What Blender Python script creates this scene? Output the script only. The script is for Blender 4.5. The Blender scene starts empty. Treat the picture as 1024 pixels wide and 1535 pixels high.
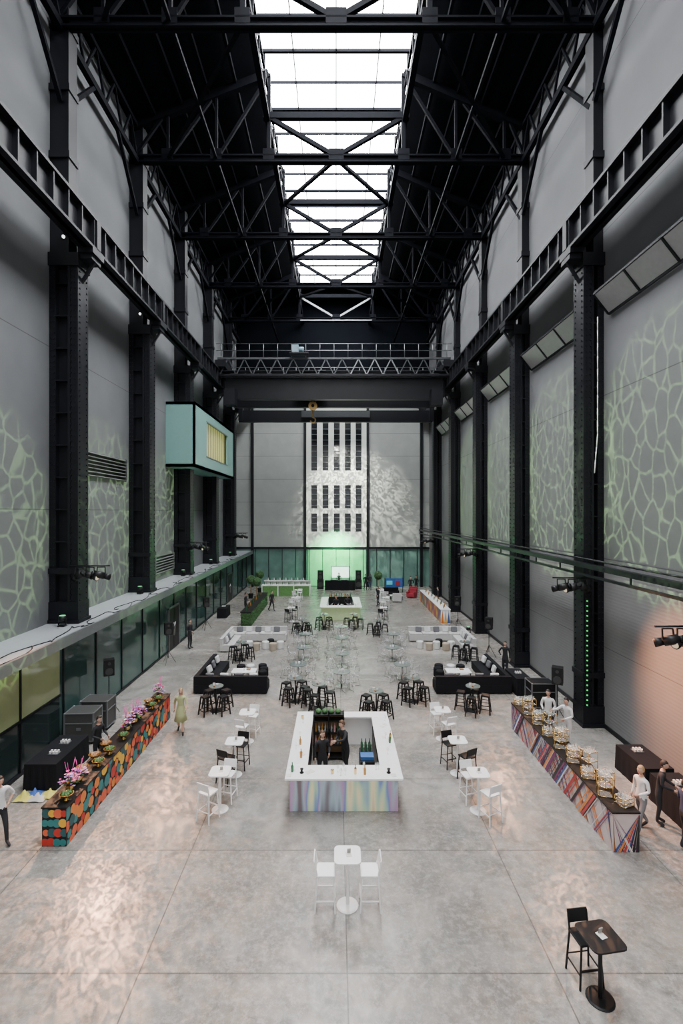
import bpy, math, random
from mathutils import Vector, Matrix
random.seed(7)
sc=bpy.context.scene
F=725.0; H=8.3; VX=504.0; VY=768.0
def fl(px,py,z=0.0):
    d=(H-z)*F/(py-VY); return ((px-VX)*d/F, d)
# ---------------- materials ----------------
MATS={}
def mat(name,col,rough=.5,metal=0.,emis=None,es=0.,var=.12,scale=6.,bump=0.,trans=0.,alpha=1.,spec=.5):
    if name in MATS: return MATS[name]
    m=bpy.data.materials.new(name); m.use_nodes=True; nt=m.node_tree; b=nt.nodes['Principled BSDF']
    tc=nt.nodes.new('ShaderNodeTexCoord'); n=nt.nodes.new('ShaderNodeTexNoise'); n.inputs['Scale'].default_value=scale; n.inputs['Detail'].default_value=4
    nt.links.new(tc.outputs['Object'],n.inputs['Vector'])
    mx=nt.nodes.new('ShaderNodeMix'); mx.data_type='RGBA'
    c=list(col)[:3]
    mx.inputs[6].default_value=[max(0,v*(1-var)) for v in c]+[1]
    mx.inputs[7].default_value=[min(1,v*(1+var)) for v in c]+[1]
    nt.links.new(n.outputs['Fac'],mx.inputs[0]); nt.links.new(mx.outputs[2],b.inputs['Base Color'])
    b.inputs['Roughness'].default_value=rough; b.inputs['Metallic'].default_value=metal; b.inputs['Specular IOR Level'].default_value=spec
    if trans: b.inputs['Transmission Weight'].default_value=trans
    if alpha<1: b.inputs['Alpha'].default_value=alpha
    if emis: b.inputs['Emission Color'].default_value=list(emis)+[1]; b.inputs['Emission Strength'].default_value=es
    if bump:
        bp=nt.nodes.new('ShaderNodeBump'); bp.inputs['Strength'].default_value=bump; bp.inputs['Distance'].default_value=.02
        nt.links.new(n.outputs['Fac'],bp.inputs['Height']); nt.links.new(bp.outputs['Normal'],b.inputs['Normal'])
    MATS[name]=m; return m
def M(nt,op,a,b=None,c=None):
    n=nt.nodes.new('ShaderNodeMath'); n.operation=op
    for i,v in enumerate((a,b,c)):
        if v is None: continue
        if isinstance(v,(int,float)): n.inputs[i].default_value=v
        else: nt.links.new(v,n.inputs[i])
    return n.outputs[0]
def line(nt,co,off,period,w):
    a=M(nt,'SUBTRACT',co,off); a=M(nt,'DIVIDE',a,period); a=M(nt,'ADD',a,.5); a=M(nt,'FRACT',a); a=M(nt,'SUBTRACT',a,.5); a=M(nt,'ABSOLUTE',a)
    return M(nt,'LESS_THAN',a,w/period)
def mixc(nt,f,a,b):
    mx=nt.nodes.new('ShaderNodeMix'); mx.data_type='RGBA'
    for s,v in ((0,f),(6,a),(7,b)):
        if isinstance(v,(tuple,list)): mx.inputs[s].default_value=list(v)[:3]+[1]
        elif isinstance(v,(int,float)): mx.inputs[s].default_value=v
        else: nt.links.new(v,mx.inputs[s])
    return mx.outputs[2]
def floor_mat():
    m=bpy.data.materials.new('polished_concrete'); m.use_nodes=True; nt=m.node_tree; b=nt.nodes['Principled BSDF']
    tc=nt.nodes.new('ShaderNodeTexCoord'); sx=nt.nodes.new('ShaderNodeSeparateXYZ'); nt.links.new(tc.outputs['Object'],sx.inputs[0])
    def noise(s,d=6,r=.6,dist=0.):
        n=nt.nodes.new('ShaderNodeTexNoise'); n.inputs['Scale'].default_value=s; n.inputs['Detail'].default_value=d; n.inputs['Roughness'].default_value=r; n.inputs['Distortion'].default_value=dist
        nt.links.new(tc.outputs['Object'],n.inputs['Vector']); return n.outputs['Fac']
    n1=noise(.3); n2=noise(1.3,10,.78,.6); n3=noise(7,8,.8); n4=noise(.5,5,.6,1.2)
    def ramp(x,lo,hi):
        r=nt.nodes.new('ShaderNodeMapRange'); r.inputs[1].default_value=lo; r.inputs[2].default_value=hi; nt.links.new(x,r.inputs[0]); return r.outputs[0]
    c=mixc(nt,ramp(n1,.38,.62),(.19,.175,.16),(.38,.36,.335))
    c=mixc(nt,M(nt,'MULTIPLY',ramp(n4,.45,.62),.45),c,(.34,.27,.205))
    c=mixc(nt,M(nt,'MULTIPLY',ramp(n2,.44,.58),.62),c,(.1,.093,.083))
    c=mixc(nt,M(nt,'MULTIPLY',ramp(n3,.47,.6),.42),c,(.52,.5,.47))
    fx=M(nt,'FLOOR',M(nt,'DIVIDE',M(nt,'SUBTRACT',sx.outputs[0],.2),3.75)); fy=M(nt,'FLOOR',M(nt,'DIVIDE',M(nt,'SUBTRACT',sx.outputs[1],8.7),3.17))
    cb=nt.nodes.new('ShaderNodeCombineXYZ'); nt.links.new(fx,cb.inputs[0]); nt.links.new(fy,cb.inputs[1])
    wn=nt.nodes.new('ShaderNodeTexWhiteNoise'); nt.links.new(cb.outputs[0],wn.inputs[0])
    c=mixc(nt,M(nt,'MULTIPLY',wn.outputs['Value'],.32),c,(.17,.165,.155))
    j=M(nt,'MAXIMUM',line(nt,sx.outputs[0],.2,3.75,.013),line(nt,sx.outputs[1],8.7,3.17,.015))
    c=mixc(nt,M(nt,'MULTIPLY',j,.7),c,(.06,.055,.05))
    nt.links.new(c,b.inputs['Base Color'])
    nt.links.new(M(nt,'ADD',M(nt,'MULTIPLY',n2,.4),.08),b.inputs['Roughness'])
    bp=nt.nodes.new('ShaderNodeBump'); bp.inputs['Strength'].default_value=.2; bp.inputs['Distance'].default_value=.02
    nt.links.new(n2,bp.inputs['Height']); nt.links.new(bp.outputs['Normal'],b.inputs['Normal'])
    return m
def wall_mat(name,col,vper,hper,voff=0,hoff=0,w=.02,axis=1,ribs=False):
    m=bpy.data.materials.new(name); m.use_nodes=True; nt=m.node_tree; b=nt.nodes['Principled BSDF']
    tc=nt.nodes.new('ShaderNodeTexCoord'); sx=nt.nodes.new('ShaderNodeSeparateXYZ'); nt.links.new(tc.outputs['Object'],sx.inputs[0])
    n=nt.nodes.new('ShaderNodeTexNoise'); n.inputs['Scale'].default_value=.8; n.inputs['Detail'].default_value=6; nt.links.new(tc.outputs['Object'],n.inputs['Vector'])
    c=mixc(nt,n.outputs['Fac'],[v*.82 for v in col],[v*1.15 for v in col])
    j=line(nt,sx.outputs[2],hoff,hper,w)
    if vper: j=M(nt,'MAXIMUM',j,line(nt,sx.outputs[axis],voff,vper,w))
    c=mixc(nt,M(nt,'MULTIPLY',j,.7),c,[v*.25 for v in col])
    nt.links.new(c,b.inputs['Base Color']); b.inputs['Roughness'].default_value=.75
    if ribs:
        s=M(nt,'SINE',M(nt,'MULTIPLY',sx.outputs[2],2*math.pi/.12))
        bp=nt.nodes.new('ShaderNodeBump'); bp.inputs['Strength'].default_value=.08; bp.inputs['Distance'].default_value=.02
        nt.links.new(s,bp.inputs['Height']); nt.links.new(bp.outputs['Normal'],b.inputs['Normal'])
    MATS[name]=m; return m
STEEL=mat('black_painted_steel',(.0065,.007,.01),.45,0,var=.3,scale=2,spec=.3)
RSTEEL=mat('dark_roof_steel',(.0022,.0027,.005),.8,0,var=.3,scale=2,spec=.1)
ROOF=mat('dark_roof_lining',(.0025,.0035,.006),.9,var=.3,scale=1,spec=.1)
GREYST=mat('grey_steel',(.2,.21,.22),.4,.6)
WHITE=mat('white_laminate',(.9,.9,.9),.3,var=.03)
BLACK=mat('black_plastic',(.008,.008,.009),.45,spec=.3)
BLACKCL=mat('black_cloth',(.008,.008,.01),.85,bump=.3,spec=.2)
CHROME=mat('chrome_wire',(.5,.5,.5),.2,1.)
GOLD=mat('polished_gold',(.75,.52,.2),.25,1.)
GLASS=mat('clear_glass',(.85,.9,.9),.05,0,alpha=.25,var=.02)
ACRYL=mat('clear_acrylic',(.8,.85,.85),.08,0,alpha=.12,var=.02)
GREYFAB=mat('pale_grey_fabric',(.5,.49,.48),.9,bump=.3)
SKY=mat('skylight_glazing',(.9,.9,.9),.4,emis=(.95,.97,1.),es=26.)
TEAL=mat('mint_painted_panel',(.18,.35,.32),.45,var=.06)
DTEAL=mat('dark_green_glass',(.05,.1,.092),.07,var=.3,scale=1.)
LEDGE=mat('ledge_zinc',(.32,.34,.36),.45,.1)
HEDGE=mat('hedge_leaves',(.04,.09,.03),.8,var=.6,scale=30,bump=.8)
LEAF=mat('leaf_green',(.06,.16,.05),.6,var=.4)
WOOD=mat('warm_wood',(.35,.2,.1),.5)
PAPER=mat('paper_card',(.75,.73,.7),.7)
# ---------------- builder ----------------
class B:
    def __init__(s): s.v=[]; s.f=[]; s.m=[]; s.ms=[]; s.sm=[]
    def mi(s,m):
        if m not in s.ms: s.ms.append(m)
        return s.ms.index(m)
    def add(s,vs,fs,m,smooth=False):
        o=len(s.v); s.v+=[tuple(v) for v in vs]; k=s.mi(m)
        for f in fs: s.f.append([i+o for i in f]); s.m.append(k); s.sm.append(smooth)
    def bx(s,x0,x1,y0,y1,z0,z1,m):
        s.add([(x0,y0,z0),(x1,y0,z0),(x1,y1,z0),(x0,y1,z0),(x0,y0,z1),(x1,y0,z1),(x1,y1,z1),(x0,y1,z1)],
              [(0,3,2,1),(4,5,6,7),(0,1,5,4),(1,2,6,5),(2,3,7,6),(3,0,4,7)],m)
    def rbox(s,c,size,m,rot=(0,0,0)):
        R=Matrix.Rotation(rot[2],3,'Z')@Matrix.Rotation(rot[1],3,'Y')@Matrix.Rotation(rot[0],3,'X'); c=Vector(c)
        vs=[c+R@Vector((sx*size[0]/2,sy*size[1]/2,sz*size[2]/2)) for sz in(-1,1) for sx,sy in((-1,-1),(1,-1),(1,1),(-1,1))]
        s.add(vs,[(0,3,2,1),(4,5,6,7),(0,1,5,4),(1,2,6,5),(2,3,7,6),(3,0,4,7)],m)
    def beam(s,p,q,w,h,m):
        p=Vector(p);q=Vector(q);d=(q-p).normalized(); up=Vector((0,0,1)) if abs(d.z)<.95 else Vector((0,1,0))
        a=d.cross(up).normalized()*w/2; b=a.cross(d).normalized()*h/2
        vs=[p-a-b,p+a-b,p+a+b,p-a+b,q-a-b,q+a-b,q+a+b,q-a+b]
        s.add(vs,[(0,1,2,3),(4,7,6,5),(0,4,5,1),(1,5,6,2),(2,6,7,3),(3,7,4,0)],m)
    def cyl(s,p,q,r0,m,r1=None,n=10,cap=True):
        if r1 is None:r1=r0
        p=Vector(p);q=Vector(q);d=(q-p).normalized(); up=Vector((0,0,1)) if abs(d.z)<.95 else Vector((1,0,0))
        a=d.cross(up).normalized(); b=d.cross(a).normalized()
        vs=[]
        for P,r in((p,r0),(q,r1)):
            for i in range(n):
                t=2*math.pi*i/n; vs.append(P+a*math.cos(t)*r+b*math.sin(t)*r)
        s.add(vs,[(i,(i+1)%n,n+(i+1)%n,n+i) for i in range(n)],m,True)
        if cap:
            o=len(s.v)-2*n; k=s.mi(m)
            s.f.append([o+n-1-i for i in range(n)]);s.m.append(k);s.sm.append(False)
            s.f.append([o+n+i for i in range(n)]);s.m.append(k);s.sm.append(False)
    def tube(s,pts,r,m,n=6):
        for a,b in zip(pts[:-1],pts[1:]): s.cyl(a,b,r,m,n=n)
    def ell(s,c,r,m,nu=10,nv=7,fn=None):
        if isinstance(r,(int,float)): r=(r,r,r)
        vs=[];c=Vector(c)
        for j in range(nv+1):
            ph=math.pi*j/nv
            for i in range(nu):
                t=2*math.pi*i/nu; v=Vector((math.sin(ph)*math.cos(t)*r[0],math.sin(ph)*math.sin(t)*r[1],math.cos(ph)*r[2]))
                if fn: v=fn(v)
                vs.append(c+v)
        fs=[(j*nu+i,(j+1)*nu+i,(j+1)*nu+(i+1)%nu,j*nu+(i+1)%nu) for j in range(nv) for i in range(nu)]
        s.add(vs,fs,m,True)
    def lathe(s,prof,c,m,n=16,cap=True):
        vs=[(c[0]+r*math.cos(2*math.pi*i/n),c[1]+r*math.sin(2*math.pi*i/n),c[2]+z) for r,z in prof for i in range(n)]
        fs=[(j*n+i,j*n+(i+1)%n,(j+1)*n+(i+1)%n,(j+1)*n+i) for j in range(len(prof)-1) for i in range(n)]
        if cap: fs+=[tuple(range(n-1,-1,-1)),tuple((len(prof)-1)*n+i for i in range(n))]
        s.add(vs,fs,m,False)
    def mesh(s,name):
        me=bpy.data.meshes.new(name); me.from_pydata(s.v,[],s.f)
        for m in s.ms: me.materials.append(m)
        me.polygons.foreach_set('material_index',s.m); me.polygons.foreach_set('use_smooth',s.sm); me.update(); return me
    def obj(s,name,loc=(0,0,0),rz=0,bevel=0):
        o=bpy.data.objects.new(name,s.mesh(name)); sc.collection.objects.link(o); o.location=loc; o.rotation_euler[2]=rz
        if bevel:
            bm=o.modifiers.new('bevel','BEVEL'); bm.width=bevel; bm.segments=2; bm.limit_method='ANGLE'
        return o
def inst(src,name,loc,rz=0,scl=None):
    o=bpy.data.objects.new(name,src.data); sc.collection.objects.link(o); o.location=loc; o.rotation_euler[2]=rz
    for md in src.modifiers:
        n=o.modifiers.new(md.name,md.type)
        if md.type=='BEVEL': n.width=md.width;n.segments=md.segments;n.limit_method='ANGLE'
    if scl:o.scale=scl
    return o
class Kind:
    def __init__(s,name,b,bevel=0): s.name=name;s.b=b;s.bevel=bevel;s.o=None
    def put(s,x,y,z=0,rz=0):
        if s.o is None: s.o=s.b.obj(s.name,(x,y,z),rz,s.bevel); return s.o
        return inst(s.o,s.name,(x,y,z),rz)
# ---------------- shell ----------------
XL,XR=-11.1,10.35; YE=53.8; YB=-4.; CT=4.0
COLY=[11.5+7.19*k for k in range(-1,6)]
b=B(); b.bx(XL-1,XR+1,YB,YE+1,-.3,0,floor_mat()); b.obj('floor')
WL=wall_mat('grey_wall_panels_left',(.125,.13,.136),0,6.3,0,2.1,.018)
WR=wall_mat('grey_wall_panels_right',(.14,.142,.149),0,6.3,0,0.2,.018)
WRL=wall_mat('ribbed_grey_shutter',(.19,.187,.19),0,3.1,0,0,.012,ribs=True)
WE=wall_mat('end_wall_panels',(.32,.34,.32),0,2.55,0,4.3,.02,axis=0)
b=B(); b.bx(XL-.4,XL,YB,YE+.5,0,29.2,WL); b.obj('wall_left')
b=B(); b.bx(XR,XR+.4,YB,YE+.5,6.0,29.2,WR); b.bx(XR,XR+.4,YB,YE+.5,0,6.0,WRL); b.obj('wall_right')
b=B()
z0,z1=4.3,20.2
b.bx(XL,-3.35,YE,YE+.5,z0,z1,WE); b.bx(3.45,XR,YE,YE+.5,z0,z1,WE)
b.bx(XL,XR,YE,YE+.5,z1,32,ROOF); b.bx(XL,XR,YE+.05,YE+.5,0,z0,mat('end_green_glass',(.12,.22,.19),.12,var=.4,scale=1.))
WS=mat('pale_window_surround',(.66,.7,.64),.6,var=.05)
wx=[-2.45,-1.18,.07,1.3,2.5]; rows=[(12.9,19.4),(8.7,11.3),(6.1,8.15)]
xs=[-3.35]+sum([[x-.33,x+.33] for x in wx],[])+[3.45]
for i in range(0,len(xs),2): b.bx(xs[i],xs[i+1],YE,YE+.5,z0,z1,WS)
for x in wx:
    zz=[z0]+[r for rr in sorted(rows) for r in rr]+[z1]
    for i in range(0,len(zz),2): b.bx(x-.33,x+.33,YE+.02,YE+.5,zz[i],zz[i+1],WS)
b.obj('wall_end')
n=0
DK=mat('dark_window_glass',(.008,.01,.013),.15)
SL=mat('window_slat',(.09,.1,.1),.5)
for x in wx:
    for r in rows:
        n+=1; b=B(); b.bx(x-.33,x+.33,YE+.3,YE+.34,r[0],r[1],DK)
        z=r[0]+.3
        while z<r[1]: b.bx(x-.33,x+.33,YE+.12,YE+.2,z,z+.05,SL); z+=.62
        b.obj('window_%d'%n)
b=B()
for x in(-9.3,-3.45,3.5,9.45): b.bx(x-.14,x+.14,YE-.3,YE,0,20,STEEL)
b.bx(XL,XR,YE-.12,YE,4.2,4.42,STEEL)
x=-9
while x<9.4: b.bx(x-.03,x+.03,YE-.04,YE+.05,0,4.2,STEEL); x+=1.5
b.obj('trim_1')
GP=mat('green_backlit_glass',(.2,.5,.28),.3,emis=(.08,.85,.25),es=.3)
b=B(); b.bx(-3.1,3.3,YE-.02,YE+.05,.1,4.1,GP); b.obj('window_backlit_glass')
# roof
b=B()
for s,xw in((-1,XL),(1,XR)):
    b.add([(s*3.95,YB,32),(s*3.95,YE,32),(xw+s*.4,YE,29.1),(xw+s*.4,YB,29.1)],[(0,1,2,3)],ROOF)
    b.add([(s*3.95,YB,32.3),(s*3.95,YE,32.3),(xw+s*.4,YE,29.4),(xw+s*.4,YB,29.4)],[(0,1,2,3)],ROOF)
    for k in range(1,5):
        t=k/5; x=s*3.95+(xw-s*3.95)*t; z=32-2.9*t; b.bx(x-.07,x+.07,YB,YE,z-.3,z-.05,RSTEEL)
b.bx(-3.95,3.95,50.2,YE,31.9,32.3,ROOF)
b.obj('ceiling')
b=B(); b.bx(-3.95,3.95,YB,50.2,32.05,32.1,SKY)
b.obj('skylight_glazing')
b=B()
y=YB; i=0
while y<50.3:
    w=.07 if i%2==0 else .025
    b.bx(-3.95,3.95,y-w,y+w,31.85,32.0,RSTEEL); y+=1.8; i+=1
for x in(-2.2,0,2.2): b.bx(x-.03,x+.03,YB,50.2,31.9,32.0,GREYST)
b.obj('skylight_frame')
b=B()
for s in(-1,1):
    X=s*3.68
    b.bx(X-.14,X+.14,YB,YE-.1,29.15,29.4,RSTEEL); b.bx(X-.06,X+.06,YB,YE-.1,30.9,31.02,RSTEEL)
    y=YB
    while y<YE-1.8:
        b.beam((X,y,29.3),(X,y+1.8,31),.07,.07,RSTEEL); b.bx(X-.05,X+.05,y-.05,y+.05,29.3,31.75,RSTEEL); y+=1.8
b.obj('skylight_lattice_girder')
def truss(light=False):
    b=B(); zc=27.15; LM=GREYST if light else RSTEEL
    b.bx(XL+.1,XR-.1,-.16,.16,zc-.2,zc-.12,RSTEEL); b.bx(XL+.1,XR-.1,-.16,.16,zc+.12,zc+.2,RSTEEL); b.bx(XL+.1,XR-.1,-.05,.05,zc-.2,zc+.2,RSTEEL)
    b.bx(-3.9,3.9,-.13,.13,29.3,29.62,RSTEEL)
    if light: b.bx(-3.5,3.5,-.2,-.17,27.0,27.1,GREYST)
    for s,xw in((-1,XL+.2),(1,XR-.2)):
        b.beam((s*3.6,0,31.7),(xw,0,28.9),.3,.4,RSTEEL)
        b.beam((0,0,zc+.15),(s*3.6,0,29.4),.16 if light else .2,.16 if light else .2,LM)
        b.beam((s*3.6,0,zc),(s*3.6,0,31.7),.2,.2,RSTEEL)
        xn=[s*3.6,s*6.4,s*9.0,xw]
        for i in range(3):
            za=31.7-2.8*(i)/3; zb=31.7-2.8*(i+1)/3
            b.beam((xn[i+1],0,zc),(xn[i+1],0,zb),.13,.13,RSTEEL)
            b.beam((xn[i],0,za),(xn[i+1],0,zc),.14,.14,RSTEEL)
        for x in xn[:-1]: b.rbox((x,-.14,zc+.2),(.6,.04,.6),RSTEEL)
    b.rbox((0,-.14,zc+.2),(.8,.04,.6),RSTEEL)
    return b
T=Kind('roof_truss',truss()); TL=Kind('roof_truss',truss(True))
for y in COLY[:-1]: T.put(0,y)
TL.put(0,COLY[-1])
b=B()
for k in range(len(COLY)-1):
    y0,y1=COLY[k],COLY[k+1]
    for s,xw in((-1,XL+.7),(1,XR-.7)):
        if k>=3: b.beam((0,y0,27.2),(s*3.5,y1,29.4),.2,.16,RSTEEL)
        if k<3 or k==5: b.beam((s*3.6,y0,27.2),(s*9,y1,27.2),.14,.14,RSTEEL)
for s in(-1,1): b.bx(s*6.4-.07,s*6.4+.07,COLY[0],YE-.1,27.1,27.25,RSTEEL)
b.obj('roof_wind_bracing')
for s,xw in((-1,XL+.45),(1,XR-.35)):
    b=B()
    b.bx(xw-.12,xw+.12,YB,YE-.1,26.9,27.2,RSTEEL); b.bx(xw-.1,xw+.1,YB,YE-.1,28.8,29.0,RSTEEL)
    y=COLY[0]
    while y<YE-1.9:
        b.beam((xw,y,27.1),(xw,y+.9,28.9),.1,.1,RSTEEL); b.beam((xw,y+.9,28.9),(xw,y+1.8,27.1),.1,.1,RSTEEL); y+=1.8
    for yy in COLY[:-1]:
        b.beam((xw,yy+.3,24.2),(xw,yy+2.6,27.),.16,.16,RSTEEL)
        b.beam((xw,yy+7.2,24.2),(xw,yy+4.8,27.),.16,.16,RSTEEL)
    b.obj('eave_lattice_girder')
# columns
def column(w,zb,zt,up):
    b=B(); dp=.7; a=.34; c=.24
    b.bx(0,a,0,dp,zb,zt,STEEL)
    b.bx(w-c,w,0,dp,zb,zt,STEEL)
    b.bx(a,w-c,.25,.45,zb,zt,STEEL)
    b.bx(-.03,.06,-.04,dp+.04,zb,zt,STEEL); b.bx(a-.06,a+.03,-.04,.02,zb,zt,STEEL)
    z=zb+.6
    while z<zt-.3:
        b.bx(a,w-c,.02,.66,z,z+.05,STEEL)
        z+=1.25
    z=zb+.2
    while z<zt-.2:
        for x in(.09,.25,w-.19,w-.06): b.rbox((x,-.02,z),(.05,.04,.05),STEEL)
        for y in(.1,.6): b.rbox((-.04,y,z),(.04,.05,.05),STEEL)
        z+=.22
    b.bx(-.1,w,-.12,dp+.12,zb,zb+.12,STEEL); b.bx(-.05,w,-.06,dp+.06,zb+.12,zb+.8,STEEL)
    b.bx(-.08,w,-.08,dp+.08,zb+1.9,zb+2.1,STEEL)
    b.bx(-.08,w,-.1,dp+.1,zt-.5,zt,STEEL); b.bx(-.55,.1,0,dp,zt-.2,zt,STEEL); b.beam((-.5,.3,zt-.2),(0,.3,zt-1.),.1,.1,STEEL)
    b.bx(w-up,w,.05,.55,zt,29,STEEL); b.bx(w-up-.05,w-up+.03,0,.6,zt,29,STEEL)
    for z in(22,24.6,27): b.bx(w-up-.1,w,-.05,.65,z,z+.25,STEEL)
    return b
cr=Kind('steel_column',column(.78,0,18.3,.36))
for y in COLY: cr.put(9.57,y)
bl=column(1.1,CT+.02,18.3,.7); bl.v=[(-x,y,z) for x,y,z in bl.v]; bl.f=[f[::-1] for f in bl.f]
cl=Kind('steel_column',bl)
for y in COLY: cl.put(-9.99,y)
for xa,xb,s in((-9.95,-9.35,1),(9.0,9.6,-1)):
    b=B(); xc=(xa+xb)/2
    b.bx(xa,xb,YB,YE-.5,18.5,18.6,STEEL); b.bx(xa,xb,YB,YE-.5,19.68,19.78,STEEL); b.bx(xc-.08,xc+.08,YB,YE-.5,18.5,19.7,STEEL)
    b.bx(xc-.06,xc+.06,YB,YE-.5,19.78,19.92,GREYST)
    y=YB+.3
    while y<YE-.6:
        b.bx(xa+.04,xb-.04,y-.03,y+.03,18.6,19.68,STEEL); y+=.9
    for yy in COLY: b.bx(xa,xb,yy-.1,yy+.8,18.3,18.5,STEEL); b.bx(xa-.02,xb+.02,yy+.2,yy+.5,18.6,19.68,STEEL)
    b.obj('crane_runway_girder')
b=B()
b.bx(9.2,9.4,YB,YE-.1,6.22,6.4,STEEL); b.bx(9.2,9.32,YB,YE-.1,5.92,6.0,STEEL)
y=YB
while y<YE-2.4:
    b.bx(9.24,9.28,y-.03,y+.03,5.95,6.3,STEEL); y+=2.4
for y in COLY: b.bx(9.3,9.6,y+.2,y+.4,6.2,6.35,STEEL)
b.cyl((9.3,YB,6.55),(9.3,YE-.1,6.55),.035,STEEL)
b.obj('service_rail')
LH=mat('light_hopper_panel',(.4,.4,.41),.35,.1)
def hopper():
    b=B(); L=5.7
    for i in range(3):
        y0=i*1.9+.04; y1=(i+1)*1.9-.04
        b.add([(-.6,y0,.38),(-.6,y1,.38),(-.05,y1,-.32),(-.05,y0,-.32)],[(0,1,2,3)],LH)
        b.add([(-.56,y0,.4),(-.56,y1,.4),(-.01,y1,-.3),(-.01,y0,-.3)],[(3,2,1,0)],STEEL)
    b.beam((-.6,0,.4),(-.6,L,.4),.08,.08,STEEL); b.beam((-.03,0,-.35),(-.03,L,-.35),.08,.08,STEEL)
    for i in range(4): b.beam((-.62,i*1.9,.4),(-.05,i*1.9,-.34),.07,.07,STEEL); b.beam((-.6,i*1.9,.4),(0,i*1.9,.4),.05,.05,STEEL)
    return b
hk=Kind('wall_light_hopper',hopper())
for y in COLY[:-1]: hk.put(XR-.05,y+1.0,16.1)
b=B(); b.tube([(10.05-(.04*max(0,i-9)),COLY[2]-.1,15.8-i*.5) for i in range(13)],.02,WHITE); b.obj('white_power_cable')
# ---------------- left side -------------
b=B(); b.bx(XL,-9.25,YB,YE,CT-.22,CT,LEDGE); b.bx(-9.3,-9.2,YB,YE,CT-.3,CT+.05,GREYST); b.obj('ledge')
YG=mat('olive_lit_glass',(.22,.25,.14),.08,emis=(.6,.65,.3),es=.08,var=.5,scale=.6)
b=B(); X=-9.95
b.bx(X-.1,X,17.4,YE,.05,CT-.22,DTEAL); b.bx(X-.1,X,YB,17.4,.05,1.7,mat('dark_foyer_glass',(.02,.03,.03),.1)); b.bx(X-.1,X,YB,17.4,1.7,CT-.22,YG)
b.obj('wall_left_glazed_screen')
b=B(); y=YB
while y<YE:
    b.bx(X,X+.05,y-.03,y+.03,0,CT-.22,STEEL); y+=2.4
b.bx(X,X+.06,YB,YE,0,.1,STEEL); b.bx(X,X+.04,YB,17.4,1.67,1.75,STEEL)
for y in(13.2,): b.bx(X-.02,X+.3,y,y+.35,0,CT-.25,STEEL)
b.obj('baseboard_left')
b=B(); b.bx(XR-.06,XR,YB,YE,0,.15,STEEL); b.obj('baseboard_right')
n=0
for y in(28.5,44.):
    n+=1; b=B(); b.bx(X+.01,X+.09,y,y+.1,0,2.6,GREYST); b.bx(X+.01,X+.09,y+1.9,y+2,0,2.6,GREYST); b.bx(X+.01,X+.09,y,y+2,2.5,2.6,GREYST)
    b.bx(X+.01,X+.05,y+.1,y+.97,.02,2.5,BLACK); b.bx(X+.01,X+.05,y+1.03,y+1.9,.02,2.5,BLACK)
    for q in(.9,1.1): b.cyl((X+.1,y+q,.8),(X+.1,y+q,1.6),.02,CHROME)
    b.obj('door_%d'%n)
YW=mat('yellow_box_window',(.45,.42,.14),.2,emis=(.75,.75,.25),es=.4)
b=B(); xa,xb=-11.1,-9.2; ya,yb=31.5,43.3; za,zb=11.25,15.5
b.bx(xa,xb,ya,ya+.15,za,zb,TEAL); b.bx(xa,xb,yb-.15,yb,za,zb,TEAL); b.bx(xa,xb,ya,yb,za,za+.2,TEAL); b.bx(xa,xb,ya,yb,zb-.2,zb,TEAL)
b.bx(xb-.15,xb,ya,34.4,za,zb,TEAL); b.bx(xb-.15,xb,40.9,yb,za,zb,TEAL); b.bx(xb-.15,xb,34.4,40.9,za,12.25,TEAL); b.bx(xb-.15,xb,34.4,40.9,14.7,zb,TEAL)
b.bx(xb-.4,xb-.3,34.2,41.1,12.2,14.8,YW)
for i in range(10): y=34.5+i*.7; b.bx(xb-.13,xb-.1,y,y+.03,12.25,14.7,GREYST)
b.bx(xb-.03,xb+.02,34.3,41,12.2,12.27,GREYST);b.bx(xb-.03,xb+.02,34.3,41,14.68,14.75,GREYST)
b.obj('projecting_viewing_box')
GSL=mat('grille_slat',(.12,.12,.13),.5)
def grille(y0,y1,z0,z1):
    b=B(); b.bx(XL,XL+.03,y0,y1,z0,z1,BLACK); z=z0
    while z<z1: b.rbox((XL+.07,(y0+y1)/2,z),(.1,y1-y0,.03),GSL,(0,.5,0)); z+=.17
    for y in(y0,y1): b.bx(XL,XL+.12,y-.03,y+.03,z0-.05,z1+.05,GSL)
    b.obj('wall_vent_grille')
grille(20.6,25.4,9.95,11.0); grille(29.5,32.8,4.5,5.5)
b=B()
for k in range(11):
    y=7+k*3.6; pts=[]; ph=random.random()*6
    for i in range(22):
        t=i/21; pts.append((-9.6+.25*math.sin(ph+t*9)+.05*math.sin(t*31),y+t*4.5+.5*math.sin(t*14+ph),CT+.02))
    b.tube(pts,.018,BLACK,n=5)
b.obj('cable_run')
# ---------------- overhead crane -------------
b=B(); yc=40.3; x0,x1=-9.7,9.35
def rail(y,z0,z1):
    for i in range(17): x=x0+.4+i*(x1-x0-.8)/16; b.cyl((x,y,z0),(x,y,z1),.025,GREYST,n=5)
    for z in(z1,(z0+z1)/2): b.cyl((x0,y,z),(x1,y,z),.025,GREYST,n=5)
b.bx(x0+.6,x1-.6,yc-.5,yc+.1,17.6,19.3,STEEL); b.bx(x0+.6,x1-.6,yc+2.6,yc+3.1,17.6,19.3,STEEL)
b.bx(x0+.2,x1-.2,yc-.7,yc+.3,19.3,19.42,STEEL); b.bx(x0+.2,x1-.2,yc-1.2,yc-.6,19.7,19.76,STEEL)
rail(yc-1.2,20.8,21.9)
DG=mat('dull_grey_steel',(.06,.065,.07),.5,.3)
b.bx(x0+.1,x1-.1,yc-1.25,yc-1.1,20.65,20.8,DG); b.bx(x0+.1,x1-.1,yc-1.25,yc-1.1,19.3,19.45,STEEL)
N=14
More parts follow.
